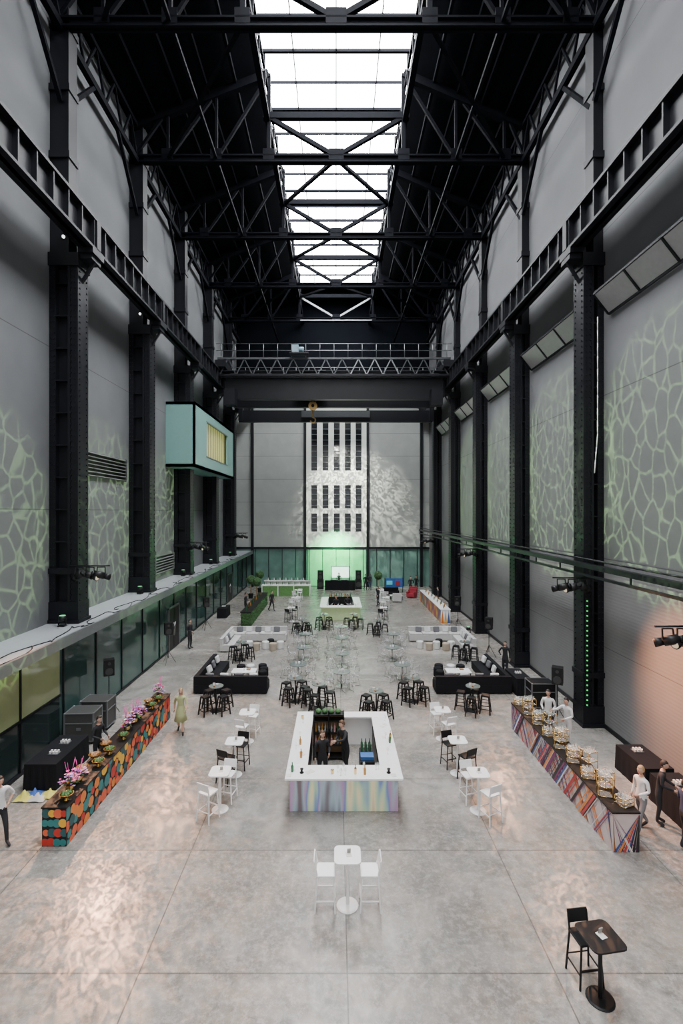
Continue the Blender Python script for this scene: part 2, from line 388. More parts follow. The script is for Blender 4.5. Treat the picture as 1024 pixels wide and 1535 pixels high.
for i in range(N):
    xa=x0+.3+i*(x1-x0-.6)/N; xb=xa+(x1-x0-.6)/N; 
    b.beam((xa,yc-1.18,19.4),((xa+xb)/2,yc-1.18,20.7),.08,.08,GREYST if 7<i<11 else DG); b.beam(((xa+xb)/2,yc-1.18,20.7),(xb,yc-1.18,19.4),.08,.08,GREYST if 7<i<11 else DG)
rail(yc+3.2,20.3,21.3)
for x in(x0,x1-.7):
    b.bx(x,x+.8,yc-1.6,yc+3.8,19.0+.95,20.5,STEEL)
    for y in(yc-1.2,yc+3.3): b.cyl((x+.2,y,20.1),(x+.6,y,20.1),.22,STEEL,n=16)
b.bx(x0+.75,x0+1.6,yc-1.6,yc-.7,16.9,18.2,STEEL); b.bx(x1-1.7,x1-.8,yc-1.6,yc-.7,16.9,18.2,STEEL)
LB=mat('pale_blue_motor',(.2,.3,.36),.5)
b.bx(-3.3,-.8,yc-.4,yc+3,19.45,19.8,STEEL); b.bx(-3.5,-3.0,yc-1.9,yc-1.3,21.0,21.6,LB); b.cyl((-3.0,yc-1.6,21.3),(-2.6,yc-1.6,21.3),.2,LB,n=16); b.cyl((-1.9,yc+1.5,20.1),(-.9,yc+1.5,20.1),.45,DG,n=16)
b.bx(-3.7,-2.2,yc-1.95,yc-1.2,20.9,21.0,STEEL)
BRASS=mat('brass_pulley',(.55,.36,.14),.35,.8)
for dx in(-.25,.25): b.cyl((-2.0+dx,yc+1.4,17.6),(-2.0+dx,yc+1.4,19.5),.025,GREYST,n=5)
b.cyl((-2.15,yc+1.25,17.4),(-1.85,yc+1.25,17.4),.1,STEEL); b.cyl((-2.0,yc+1.1,17.4),(-2.0,yc+1.3,17.4),.38,BRASS,n=20); b.cyl((-2.0,yc+1.05,17.4),(-2.0,yc+1.35,17.4),.14,STEEL,n=12)
b.cyl((-2.0,yc+1.3,17.1),(-2.0,yc+1.3,16.4),.07,BRASS)
b.tube([(-2.0+.22*math.sin(t),yc+1.3,16.2+.22*math.cos(t)) for t in [i*.5 for i in range(10)]],.06,BRASS)
b.obj('overhead_crane')
b=B(); b.bx(-9.3,9.2,46.2,46.6,16.9,18.0,STEEL); 
for x in(-9.3,8.9): b.bx(x,x+.4,46,46.8,17,18.45,STEEL)
b.bx(-3.3,3.2,45.9,46.1,17.3,17.9,DG)
b.obj('crane_secondary_girder')
# ---------------- furniture -------------
def poseur(m,top=.56,h=1.08):
    b=B(); r=top/2; c=.1
    pts=[]
    for qx,qy,a0 in((1,1,0),(-1,1,90),(-1,-1,180),(1,-1,270)):
        for k in range(4):
            a=math.radians(a0+k*30); pts.append((qx*(r-c)+c*math.cos(a),qy*(r-c)+c*math.sin(a)))
    n=len(pts); vs=[(x,y,h-.03) for x,y in pts]+[(x,y,h) for x,y in pts]
    b.add(vs,[(i,(i+1)%n,n+(i+1)%n,n+i) for i in range(n)]+[tuple(range(n-1,-1,-1)),tuple(range(n,2*n))],m)
    b.cyl((0,0,.03),(0,0,h-.03),.035,m,n=12); b.lathe([(.23,0),(.23,.015),(.2,.03),(.05,.045)],(0,0,0),m,n=24)
    b.lathe([(.05,-.06),(.12,0)],(0,0,h-.03),m)
    b.rbox((.02,0,h+.004),(.12,.15,.008),PAPER,(0,0,.2)); b.rbox((.03,.04,h+.05),(.08,.02,.1),mat('menu_holder',(.3,.28,.25),.4),(.2,0,.2))
    return b
def barstool(m):
    b=B()
    b.rbox((0,0,.75),(.4,.38,.04),m)
    for sx in(-1,1):
        b.beam((sx*.22,-.2,0),(sx*.17,-.16,.74),.03,.03,m)
        b.beam((sx*.22,.22,0),(sx*.18,.17,.75),.03,.03,m); b.beam((sx*.18,.17,.75),(sx*.18,.23,1.05),.03,.03,m)
        b.beam((sx*.21,-.19,.25),(sx*.21,.2,.25),.02,.03,m)
    b.beam((-.21,-.19,.32),(.21,-.19,.32),.03,.03,m); b.beam((-.21,.2,.3),(.21,.2,.3),.02,.02,m)
    b.rbox((0,.22,.96),(.38,.025,.22),m,(-.18,0,0))
    return b
def tolix(m):
    b=B(); b.rbox((0,0,.74),(.3,.3,.03),m); b.rbox((0,0,.71),(.32,.32,.03),m)
    for sx in(-1,1):
        for sy in(-1,1): b.beam((sx*.21,sy*.21,0),(sx*.14,sy*.14,.72),.045,.045,m)
    for s in(-1,1):
        b.beam((s*.19,-.19,.2),(s*.19,.19,.2),.02,.03,m); b.beam((-.19,s*.19,.2),(.19,s*.19,.2),.02,.03,m)
        b.beam((s*.165,-.165,.48),(s*.165,.165,.48),.015,.02,m); b.beam((-.165,s*.165,.48),(.165,s*.165,.48),.015,.02,m)
    return b
PW=Kind('poseur_table',poseur(WHITE),.004); PB=Kind('poseur_table',poseur(BLACK,.62),.004); SW=Kind('bar_stool',barstool(WHITE),.006); SB=Kind('bar_stool',barstool(BLACK),.006)
TB=Kind('metal_backless_stool',tolix(BLACK))
def rt(b0,h,r,m):
    b0.lathe([(r,-.03),(r,0)],(0,0,h),m,n=28); b0.cyl((0,0,.03),(0,0,h-.03),.03,BLACK,n=10); b0.lathe([(.24,0),(.24,.02),(.04,.04)],(0,0,0),BLACK,n=20)
GT=mat('grey_green_table_top',(.13,.16,.15),.12)
def hiround():
    b=B(); rt(b,1.05,.3,GT); b.lathe([(.05,0),(.06,.08)],(.05,0,1.05),GLASS,n=10); b.rbox((-.1,.05,1.1),(.09,.02,.1),PAPER); b.lathe([(.04,0),(.045,.06)],(-.05,-.12,1.05),WOOD,n=10); return b
HR=Kind('high_round_table',hiround())
def dining():
    b=B(); b.lathe([(.42,-.03),(.43,0)],(0,0,.74),GT,n=32); b.cyl((0,0,.03),(0,0,.71),.035,CHROME,n=10); b.lathe([(.28,0),(.28,.02),(.04,.04)],(0,0,0),CHROME,n=20)
    b.lathe([(.05,0),(.06,.1)],(.05,.03,.74),WHITE,n=10); b.rbox((-.1,.05,.79),(.08,.02,.1),PAPER)
    for k in range(3): b.lathe([(.03,0),(.035,.09)],(.2*math.cos(k*2),.2*math.sin(k*2),.74),GLASS,n=8)
    return b
DT=Kind('round_dining_table',dining())
def wirechair():
    b=B(); m=CHROME; r=.005
    def P(u,v):
        x=u*.22
        if v<=1: return (x*(.9+.1*v),-.2+.38*v,.45-.03*math.sin(v*math.pi)+.03*u*u)
        t=v-1; return (x*(1-.15*t),.18+.1*t-.05*u*u,.45+.38*t)
    for i in range(5):
        u=-1+i/2; b.tube([P(u,v/4) for v in range(9)],r if abs(u)<1 else .01,m,n=4)
    for j in range(0,9,2): b.tube([P(-1+i*.5,j/4) for i in range(5)],r if j not in(0,8) else .01,m,n=4)
    vs=[P(-1+i*.5,j/4) for j in range(9) for i in range(5)]
    b.add([(x,y,z+.006) for x,y,z in vs],[(j*5+i,j*5+i+1,(j+1)*5+i+1,(j+1)*5+i) for j in range(8) for i in range(4)],ACRYL)
    for s in(-1,1):
        b.tube([(s*.2,-.22,0),(s*.17,-.12,.43)],.01,m); b.tube([(s*.2,.24,0),(s*.17,.1,.43)],.01,m); b.tube([(s*.2,-.22,.012),(s*.2,.24,.012)],.01,m)
    return b
WC=Kind('wire_dining_chair',wirechair())
def face(dx,dy): return math.atan2(dx,-dy)
def pset(px,py,T_,S_,offs):
    x,y=fl(px,py); T_.put(x,y)
    for ox,oy in offs: S_.put(x+ox,y+oy,0,face(-ox,-oy))
pset(521,1358,PW,SW,[(-.46,.0),(.46,.0)])
pset(330,1214,PW,SW,[(-.22,-.42),(.1,.46)])
pset(352,1162,PW,SB,[(-.18,-.38),(.1,.45)])
pset(371,1112,PW,SW,[(-.12,-.42),(.1,.46)])
pset(717,1216,PW,SW,[(.2,-.42),(-.12,.46)])
pset(686,1160,PW,SB,[(.2,-.38),(-.14,.45)])
pset(663,1108,PW,SW,[(.14,-.42),(-.1,.46)])
x,y=fl(900,1498); PB.put(x,y,0,.15); SB.put(x-.08,y+.36,0,.12)
for px,py,s in((437,932,SB),(442,915,SW),(575,932,SB),(578,915,SW),(446,902,SW),(570,902,SW)):
    pset(px,py,PW,s,[(-.2,-.42),(.15,.45)])
for px,py in((324,1066),(443,1052),(478,1062),(564,1074),(620,1052),(709,1066),(362,990),(697,990),(453,952),(566,952),(486,943),(530,943)):
    x,y=fl(px,py); HR.put(x,y)
    a0=random.random()
    for k in range(4):
        a=a0*.6+math.pi/4+k*math.pi/2; TB.put(x+.5*math.cos(a),y+.5*math.sin(a),0,a)
for px,py in((512,1030),(513,1000),(512,974),(511,956),(447,1018),(455,990),(458,968),(603,1018),(588,990),(590,968)):
    x,y=fl(px,py); DT.put(x,y); a0=random.random()*1.5
    for k in range(4):
        a=a0+k*math.pi/2; WC.put(x+.66*math.cos(a),y+.66*math.sin(a),0,face(-math.cos(a),-math.sin(a)))
CUW=mat('cushion_white',(.6,.6,.6),.9);CUG=mat('cushion_grey',(.12,.12,.13),.9)
def sofa(name,x0,x1,y0,y1,side,backfar,m,cush):
    b=B(); D=.85; bh=.8
    ry=(y1-D,y1) if backfar else (y0,y0+D)
    b.bx(x0,x1,ry[0],ry[1],.06,.42,m)
    if backfar: b.bx(x0,x1,y1-.2,y1,.42,bh,m)
    else: b.bx(x0,x1,y0,y0+.2,.42,bh,m)
    xa,xb=(x0,x0+D) if side<0 else (x1-D,x1)
    ya,yb=(y0,y1-D) if backfar else (y0+D,y1)
    b.bx(xa,xb,ya,yb,.06,.42,m)
    q=(x0,x0+.2) if side<0 else (x1-.2,x1)
    fy0,fy1=(y0,y1-.2) if backfar else (y0+.2,y1)
    b.bx(q[0],q[1],fy0,fy1,.42,bh,m)
    nx=4; w=(x1-x0-.22)/nx
    for i in range(nx):
        xx=(x0 if side>0 else x0+.2)+i*w
        yy=(y1-.2-.63,y1-.22) if backfar else (y0+.22,y0+.83)
        b.bx(xx+.02,xx+w-.02,yy[0],yy[1],.43,.52,m)
    corners=[(x0,y0),(x1,y0),(x0,y1),(x1,y1)]
    skip=((x1 if side<0 else x0),(y0 if backfar else y1))
    for cx,cy in corners:
        if (cx,cy)==skip: continue
        b.cyl((cx+(.1 if cx==x0 else -.1),cy+(.1 if cy==y0 else -.1),0),(cx+(.1 if cx==x0 else -.1),cy+(.1 if cy==y0 else -.1),.07),.03,STEEL)
    o=b.obj(name,bevel=.03)
    c=B()
    for i in range(cush):
        t=(i+.5)/cush
        if i%2==0:
            yy=y1-.38 if backfar else y0+.38
            c.rbox((x0+.5+(x1-x0-1)*t,yy,.69),(.4,.13,.34),CUW if i%4 else CUG,(.3 if not backfar else -.3,0,random.uniform(-.2,.2)))
        else:
            xx=x0+.36 if side<0 else x1-.36
            c.rbox((xx,ya+(yb-ya)*t,.69),(.13,.4,.34),CUW if i%3 else CUG,(0,.3*side,random.uniform(-.2,.2)))
    co=c.obj('scatter_cushions',bevel=.05); co.parent=o
sofa('black_corner_sofa',-6.5,-3.15,22.0,25.6,-1,False,BLACKCL,7)
sofa('black_corner_sofa',4.55,8.0,22.0,25.6,1,False,BLACKCL,7)
sofa('grey_corner_sofa',-6.9,-3.2,28.6,31.8,-1,True,GREYFAB,9)
sofa('grey_corner_sofa',4.7,8.3,28.6,31.8,1,True,GREYFAB,9)
def pouf(m):
    b=B(); b.lathe([(.2,0),(.22,.03),(.22,.4),(.19,.44),(.05,.45)],(0,0,0),m,n=20); return b
PO=[Kind('round_pouf',pouf(BLACKCL)),Kind('round_pouf',pouf(mat('white_leather',(.65,.65,.64),.5))),Kind('round_pouf',pouf(mat('tan_cork',(.4,.33,.26),.7)))]
def coffee():
    b=B(); b.bx(-.6,.6,-.35,.35,.34,.38,WHITE)
    for sx in(-1,1):
        for sy in(-1,1): b.cyl((sx*.55,sy*.3,0),(sx*.55,sy*.3,.34),.02,STEEL)
    b.lathe([(.05,0),(.06,.12)],(0,0,.38),GLASS); b.rbox((.2,.1,.41),(.2,.15,.05),WOOD); return b
CF=Kind('coffee_table',coffee(),.005)
for s in(-1,1):
    cx=-4.6 if s<0 else 6.1
    CF.put(cx,24.2)
    for dx,dy,k in((.95,.3,0),(.95,-.2,0),(.2,.7,1),(-.3,.7,0),(.8,.8,0)): PO[k].put(cx-s*dx,24.2+dy)
    cx=-4.4 if s<0 else 6.0
    for dx,dy,k in((-.9,.1,1),(-.4,-.3,2),(.1,.0,1),(.6,-.35,2),(1.0,.05,1),(.35,.5,0)): PO[k].put(cx+dx,29.4+dy)
# ---------------- central bars -------------
def irid():
    m=bpy.data.materials.new('iridescent_film'); m.use_nodes=True; nt=m.node_tree; p=nt.nodes['Principled BSDF']
    tc=nt.nodes.new('ShaderNodeTexCoord'); mp=nt.nodes.new('ShaderNodeMapping'); mp.inputs['Scale'].default_value=(1.6,1.6,.25); nt.links.new(tc.outputs['Object'],mp.inputs[0])
    n=nt.nodes.new('ShaderNodeTexNoise'); n.inputs['Scale'].default_value=1.1; n.inputs['Distortion'].default_value=.3; nt.links.new(mp.outputs[0],n.inputs[0])
    r=nt.nodes.new('ShaderNodeValToRGB'); cs=[(.32,(.2,.16,.18)),(.4,(.4,.52,.6)),(.46,(.5,.32,.5)),(.5,(.2,.28,.6)),(.55,(.5,.7,.5)),(.6,(.9,.78,.5)),(.7,(.35,.24,.28))]
    e=r.color_ramp.elements
    while len(e)<len(cs): e.new(.5)
    for i,(q,c) in enumerate(cs): e[i].position=q; e[i].color=(*c,1)
    nt.links.new(n.outputs['Fac'],r.inputs[0]); nt.links.new(r.outputs[0],p.inputs['Base Color']); p.inputs['Roughness'].default_value=.22; p.inputs['Metallic'].default_value=.35
    nt.links.new(r.outputs[0],p.inputs['Emission Color']); p.inputs['Emission Strength'].default_value=.2
    return m
IR=irid()
def bottle(b,x,y,z,m,h=.3):
    b.lathe([(.035,0),(.037,h*.6),(.014,h*.75),(.014,h)],(x,y,z),m,n=8)
def glassw(b,x,y,z): b.lathe([(.03,0),(.006,.01),(.006,.08),(.035,.12),(.03,.19)],(x,y,z),GLASS,n=8,cap=False)
BG=mat('bottle_green',(.03,.12,.05),.1); BA=mat('bottle_amber',(.4,.2,.05),.15); BC=mat('pink_drink',(.7,.35,.35),.2)
def barblock(name,x0,x1,y0,y1,front,wf,ws):
    b=B(); h=1.1; t=.06
    b.bx(x0,x1,y0,y0+wf,h-.06,h,WHITE); b.bx(x0,x1,y1-.45,y1,h-.06,h,WHITE)
    b.bx(x0,x0+ws,y0+wf,y1-.45,h-.06,h,WHITE); b.bx(x1-ws,x1,y0+wf,y1-.45,h-.06,h,WHITE)
    b.bx(x0+.1,x1-.1,y0+.35,y0+.35+t,0,h-.06,front); b.bx(x0+.1,x1-.1,y1-.15-t,y1-.15,0,h-.06,WHITE)
    b.bx(x0+.1,x0+.1+t,y0+.35+t,y1-.15-t,0,h-.06,WHITE); b.bx(x1-.1-t,x1-.1,y0+.35+t,y1-.15-t,0,h-.06,WHITE)
    b.bx(x0+.16,x0+ws-.02,y0+wf,y1-.5,.75,.79,BLACK); b.bx(x1-ws+.02,x1-.16,y0+wf,y1-.5,.75,.79,BLACK)
    b.bx(x0+ws-.06,x0+ws-.02,y0+wf,y1-.5,0,.75,BLACK); b.bx(x1-ws+.02,x1-ws+.06,y0+wf,y1-.5,0,.75,BLACK)
    return b.obj(name,bevel=.012)
barblock('bar_counter',-1.39,1.82,13.05,17.46,IR,.72,.58)
b=B()
b.bx(-.75,.25,16.5,16.55,0,1.5,WOOD)
for z in(.1,.5,.9,1.3,1.5): b.bx(-.75,.25,16.15,16.5,z-.02,z+.02,BLACK)
for x in(-.75,-.25,.25): b.bx(x-.02,x+.02,16.15,16.55,0,1.52,BLACK)
for i in range(9):
    for z in(.52,.92): bottle(b,-.68+i*.105,16.27,z,[BA,BG,GLASS,BC][random.randrange(4)],.28)
for i in range(4): b.ell((-.6+i*.22,16.35,1.58),(.1,.1,.08),LEAF)
b.obj('back_bar_shelf')
b=B(); b.bx(.72,1.15,14.4,15.3,0.,.85,BLACK); b.bx(.74,1.13,14.5,14.8,.85,.95,mat('blue_crate',(.03,.12,.35),.5)); b.bx(.74,1.13,14.9,15.2,.85,.9,BLACK)
for i in range(6): bottle(b,.8+i%3*.12,15.0+.12*(i//3),.9,BG,.32)
b.obj('bottle_cooler')
b=B()
for i in range(34):
    y=random.uniform(14,17); x=random.choice([random.uniform(-1.3,-.95),random.uniform(1.35,1.72)])
    if i%2: x=random.uniform(-1.3,1.7); y=random.uniform(13.15,13.6)
    if i%5==0: bottle(b,x,y,1.1,[BA,BG,GOLD][i%3],.26)
    elif i%3==0: b.rbox((x,y,1.105),(.12,.16,.01),PAPER,(0,0,random.random()))
    elif i%7==0: b.lathe([(.04,0),(.05,.1)],(x,y,1.1),GOLD,n=10)
    else: glassw(b,x,y,1.1)
for x in(-.95,1.45): b.lathe([(.06,0),(.06,.02),(.02,.03),(.05,.12)],(x,13.35,1.1),BLACK,n=12)
b.obj('bar_glassware')
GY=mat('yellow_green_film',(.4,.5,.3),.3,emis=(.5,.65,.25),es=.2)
barblock('bar_counter',-1.25,1.95,36.6,41.0,GY,.7,.58)
b=B(); b.bx(-.6,1.3,39.6,39.9,0,1.35,BLACK)
for i in range(14): bottle(b,-.5+i*.13,39.7,1.35,[BA,BG,GLASS][i%3],.3)
b.obj('back_bar_shelf')
b=B()
for i in range(24): glassw(b,random.uniform(-1.1,1.8),random.uniform(36.7,37.2),1.1)
b.obj('bar_glassware')
# ---------------- long patterned bars -------------
cols=[mat('disc_orange',(.72,.2,.03),.5),mat('disc_red',(.5,.03,.02),.5),mat('disc_yellow',(.75,.42,.04),.5),mat('disc_teal',(.03,.2,.2),.5),mat('disc_dark_teal',(.02,.09,.1),.5),mat('disc_coral',(.7,.12,.05),.5)]
b=B(); x0,x1,y0,y1,h=-7.3,-6.7,12.,19.5,.98
b.bx(x0,x1,y0,y1,0,h-.04,BLACK); b.bx(x0-.02,x1+.02,y0-.02,y1+.02,h-.04,h,BLACK)
cen=[]
for t_ in range(4000):
    cy,cz,r=random.uniform(y0,y1),random.uniform(0,h-.05),random.uniform(.1,.18)
    if all((cy-a)**2+(cz-c)**2>((r+q)*.8)**2 for a,c,q in cen): cen.append((cy,cz,r))
for k,(cy,cz,r) in enumerate(cen):
    off=.004+(k%40)*.0003; vs=[(x1+off,min(y1,max(y0,cy+r*math.cos(2*math.pi*i/18))),min(h-.05,max(.01,cz+r*math.sin(2*math.pi*i/18)))) for i in range(18)]
    b.add(vs,[tuple(range(18))],random.choice(cols))
for i in range(16):
    cx=x0+.07+.15*(i%4)+.03*(i//4%2);cz=.1+.24*(i//4);r=random.uniform(.08,.12); off=.004+i*.0004
    vs=[(min(x1,max(x0,cx+r*math.cos(2*math.pi*t/18))),y0-off,min(h-.05,max(.01,cz+r*math.sin(2*math.pi*t/18)))) for t in range(18)]
    b.add(vs,[tuple(range(18))],random.choice(cols))
b.obj('disc_patterned_bar')
sc_=[mat('stripe_black',(.02,.02,.02),.5),mat('stripe_plum',(.2,.03,.12),.5),mat('stripe_orange',(.75,.25,.06),.5),mat('stripe_white',(.75,.73,.7),.5),mat('stripe_blue',(.05,.08,.25),.5),mat('stripe_red',(.5,.05,.05),.5)]
b=B(); x0,x1,y0,y1,h=6.75,7.4,11.8,18.6,.98
BK=mat('plaid_backing',(.6,.5,.48),.5)
b.bx(x0,x1,y0,y1,0,h-.04,BK); b.bx(x0-.02,x1+.02,y0-.02,y1+.02,h-.04,h,BLACK)
k=0; hh=h-.05
for dr in(1,-1):
    for i in range(70):
        k+=1; off=.004+k*.00015; w=random.choice([.02,.03,.05,.09]); s=y0-hh*.7+(y1-y0+hh*.4)*random.random() if dr>0 else y0+(y1-y0)*random.random()+hh*.7
        e=s+dr*hh*.75
        q=[(x0-off,s,.005),(x0-off,s+w,.005),(x0-off,e+w,hh),(x0-off,e,hh)]
        q=[(a,min(y1,max(y0,c)),d) for a,c,d in q]
        b.add(q,[(0,1,2,3)],random.choice(sc_))
for i in range(22):
    dr=random.choice([-1,1]); w=random.choice([.02,.04,.07]); s=random.uniform(x0,x1); e=s+dr*hh*.7; off=.004+i*.0003
    q=[(s,y0-off,.005),(s+w,y0-off,.005),(e+w,y0-off,hh),(e,y0-off,hh)]
    q=[(min(x1,max(x0,a)),c,d) for a,c,d in q]; b.add(q,[(0,1,2,3)],random.choice(sc_))
b.obj('plaid_patterned_bar')
b=B(); x0,x1,y0,y1,h=7.8,8.5,36.,45.,1.05
b.bx(x0,x1,y0,y1,0,h-.04,WHITE); b.bx(x0-.03,x1+.03,y0-.03,y1+.03,h-.04,h,WHITE)
zc=[cols[0],cols[2],sc_[4],sc_[5],cols[3],sc_[1]]
for i in range(22):
    ya=y0+i*.4; b.add([(x0-.006,ya,.02),(x0-.006,ya+.4,.02),(x0-.006,ya+.2,.5)],[(0,1,2)],zc[i%6]); b.add([(x0-.006,ya,.98),(x0-.006,ya+.4,.98),(x0-.006,ya+.2,.5)],[(0,1,2)],zc[(i+2)%6])
    b.add([(x0-.006,ya+.2,.5),(x0-.006,ya+.4,.02),(x0-.006,ya+.6,.5),(x0-.006,ya+.4,.98)],[(0,1,2,3)],zc[(i+4)%6])
for i in range(3): xx=x0+i*.23; b.add([(xx,y0-.006,.02),(xx+.23,y0-.006,.02),(xx+.12,y0-.006,.98)],[(0,1,2)],zc[i])
for i in range(14): bottle(b,8.1+.2*(i%2),36.4+i*.6,h,[BG,BA,GOLD][i%3],.32)
b.obj('zigzag_patterned_bar')
b=B(); x0,x1,y0,y1=-6.9,-6.2,35.,43.5
b.bx(x0,x1,y0,y1,0,1.0,HEDGE); b.bx(x0-.05,x1+.05,y0-.05,y1+.05,1.0,1.06,BLACK)
for i in range(800):
    y=random.uniform(y0,y1); z=random.uniform(.02,.97); a=random.uniform(-1,1)
    b.rbox((x1+.02,y,z),(.05,.09,.03),LEAF if i%3 else HEDGE,(a,a,.5*a))
for i in range(120):
    x=random.uniform(x0,x1); z=random.uniform(.02,.97); a=random.uniform(-1,1); b.rbox((x,y0-.02,z),(.09,.05,.03),LEAF if i%3 else HEDGE,(a,a,.5*a))
for i in range(9): bottle(b,-6.6,35.5+i*.9,1.06,[BG,GOLD,BA][i%3],.35)
b.obj('hedge_fronted_bar')
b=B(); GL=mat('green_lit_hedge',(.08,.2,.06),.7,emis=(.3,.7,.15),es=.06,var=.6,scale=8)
b.bx(-7.3,-2.6,47.6,48.3,0,1.02,GL); b.bx(-7.35,-2.55,47.5,48.35,1.02,1.1,WHITE)
for x in(-7.3,-5.73,-4.17,-2.6): b.bx(x-.04,x+.04,47.5,47.6,0,1.02,WHITE)
b.bx(-7.3,-2.6,48.9,49.3,1.3,1.36,WHITE); b.bx(-7.3,-2.6,49.25,49.3,0,1.36,WHITE)
for i in range(22): bottle(b,-7.1+i*.2,48,1.1,[BG,GLASS,WHITE][i%3],.3); bottle(b,-7.1+i*.2,49.1,1.36,[GLASS,WHITE,BG][i%3],.3)
b.obj('hedge_fronted_bar')
def topiary():
    b=B(); b.lathe([(.2,0),(.26,.45),(.22,.45),(.2,.4)],(0,0,0),BLACK,n=16); b.cyl((0,0,.4),(0,0,1.5),.04,WOOD)
    b.ell((0,0,1.8),.42,HEDGE,16,10,lambda v:v*random.uniform(.93,1.06))
    for i in range(160):
        t=random.uniform(0,6.28);p=math.acos(random.uniform(-1,1)); d=Vector((math.sin(p)*math.cos(t),math.sin(p)*math.sin(t),math.cos(p)))
        b.rbox(Vector((0,0,1.8))+d*.42,(.1,.06,.03),LEAF,(t,p,t))
    return b
TP=Kind('potted_topiary_tree',topiary())
for x,y in((-8.2,46.5),(-7.9,50.0),(-7.4,45.)): TP.put(x,y)
# ---------------- flowers, bowls, food stands -------------
fc=[mat('petal_purple',(.35,.1,.6),.6),mat('petal_magenta',(.7,.06,.35),.6),mat('petal_pink',(.8,.4,.55),.6),mat('petal_lilac',(.5,.4,.8),.6),mat('petal_orange',(.85,.3,.05),.6),mat('petal_white',(.8,.8,.8),.6)]
def flowers(seed,tall=.55):
    random.seed(seed); b=B()
    b.lathe([(.07,0),(.1,.06),(.09,.16),(.11,.18)],(0,0,0),GOLD,n=14)
    for i in range(46):
        a=random.uniform(0,6.28); rr=random.uniform(.02,.26); hz=random.uniform(.2,tall)*(1-rr*.7); c=Vector((rr*math.cos(a),rr*math.sin(a)*.9,hz))
        b.cyl((0,0,.15),c,.005,LEAF,n=4)
        m=random.choice(fc[:4] if i%6 else fc); s=random.uniform(.025,.05)
        for k in range(6):
            t=k*math.pi/3; d=Vector((math.cos(t),math.sin(t),.45)); e=Vector((-math.sin(t),math.cos(t),0))
            b.add([c,c+d*s*.7+e*s*.5,c+d*s*1.4,c+d*s*.7-e*s*.5],[(0,1,2,3)],m)
        b.ell(c,s*.3,fc[4],6,4)
    for i in range(12):
        a=random.uniform(0,6.28); c=Vector((.26*math.cos(a),.26*math.sin(a),random.uniform(.15,.35))); e=Vector((-math.sin(a),math.cos(a),0))*.025
        o=Vector((0,0,.15)); mid=(c+o)/2+Vector((0,0,.06)); b.add([o,mid+e,c,mid-e],[(0,1,2,3)],LEAF)
    for i in range(5):
        a=random.uniform(0,6.28); b.cyl((0,0,.2),(.12*math.cos(a),.12*math.sin(a),tall+.3),.006,fc[1],n=4)
    return Kind('flower_arrangement',b)
for i,(y,s) in enumerate(((12.7,.5),(13.15,.35),(16.2,.55),(16.8,.5),(17.2,.4),(19.1,.55))): flowers(20+i,s).put(-7.0,y,.98)
def bowl(fill):
    b=B(); b.lathe([(.06,0),(.03,.03),(.13,.11),(.17,.17),(.16,.17),(.1,.1),(.02,.08)],(0,0,0),GOLD,n=18,cap=False)
    for i in range(12): a=i*2.4; r=.02*i**.5*1.5; b.ell((r*math.cos(a)*1.2,r*math.sin(a)*1.2,.17),.035,fill,6,5)
    return b
BW=Kind('gold_serving_bowl',bowl(WOOD)); BW2=Kind('gold_serving_bowl',bowl(LEAF))
for i,y in enumerate((12.3,13.6,13.95,14.3,14.65,15.0,15.6,17.7,18.05,18.4,18.7)): (BW if i%2 else BW2).put(-7.0+.14*(-1)**i,y,.98)
CG=mat('pale_display_glass',(.8,.86,.86),.05,0,alpha=.1,var=.02)
def foodstand(h):
    b=B(); r=.01
    for sx in(-1,1):
        for sy in(-1,1): b.cyl((sx*.16,sy*.14,0),(sx*.16,sy*.14,h),r,GOLD,n=5)
    for z in(.02,h*.5,h):
        b.bx(-.16,.16,-.14,.14,z-.003,z+.003,CG)
        for s in(-1,1): b.cyl((-.16,s*.14,z),(.16,s*.14,z),r,GOLD,n=5); b.cyl((s*.16,-.14,z),(s*.16,.14,z),r,GOLD,n=5)
    for i in range(6): b.lathe([(.02,0),(.008,.015),(.03,.06),(.028,.1)],(-.1+i%3*.1,-.06+.12*(i//3),h+.003),GLASS,n=8,cap=False)
    for i in range(3): b.ell((-.1+i*.1,0,h*.5+.02),(.022,.022,.018),[BA,GOLD,fc[2]][i%3],6,5)
    return b
FS=[Kind('gold_food_display_stand',foodstand(h)) for h in(.2,.38,.52)]
for i in range(16): FS[(i*2)%3].put(7.08+.13*(-1)**i,12.1+i*.42,.98,.3*(-1)**i)
# ---------------- AV kit -------------
def speaker():
    b=B(); b.bx(-.2,.2,-.18,.18,1.6,2.25,BLACK); b.cyl((0,-.18,1.78),(0,-.2,1.78),.15,mat('speaker_grille',(.03,.03,.03),.7),n=20); b.cyl((0,-.18,2.1),(0,-.2,2.1),.06,MATS['speaker_grille'],n=14)
    b.cyl((0,0,.3),(0,0,1.6),.02,BLACK)
    for k in range(3): a=k*2.1; b.cyl((0,0,.7),(.4*math.cos(a),.4*math.sin(a),0.01),.014,BLACK)
    return b
SP=Kind('speaker_on_stand',speaker(),.01)
for x,y in((-9.35,19.9),(-9.2,26.5),(-9.2,34.2)): SP.put(x,y,0,.5)
for x,y in((8.65,18.9),(8.75,27.7),(8.7,34.6)): SP.put(x,y,0,-.5)
def paspk():
    b=B(); b.bx(-.35,.35,-.35,.35,0,1.0,BLACK); b.bx(-.3,.3,-.3,.3,1.0,2.0,BLACK)
    for z,r in((.5,.28),(1.3,.2),(1.75,.12)): b.cyl((0,-.36 if z<1 else -.31,z),(0,-.33 if z<1 else -.28,z),r,MATS['speaker_grille'],n=20)
    return b
PA=Kind('stacked_loudspeaker',paspk(),.01); PA.put(-1.7,52.3); PA.put(2.4,52.3)
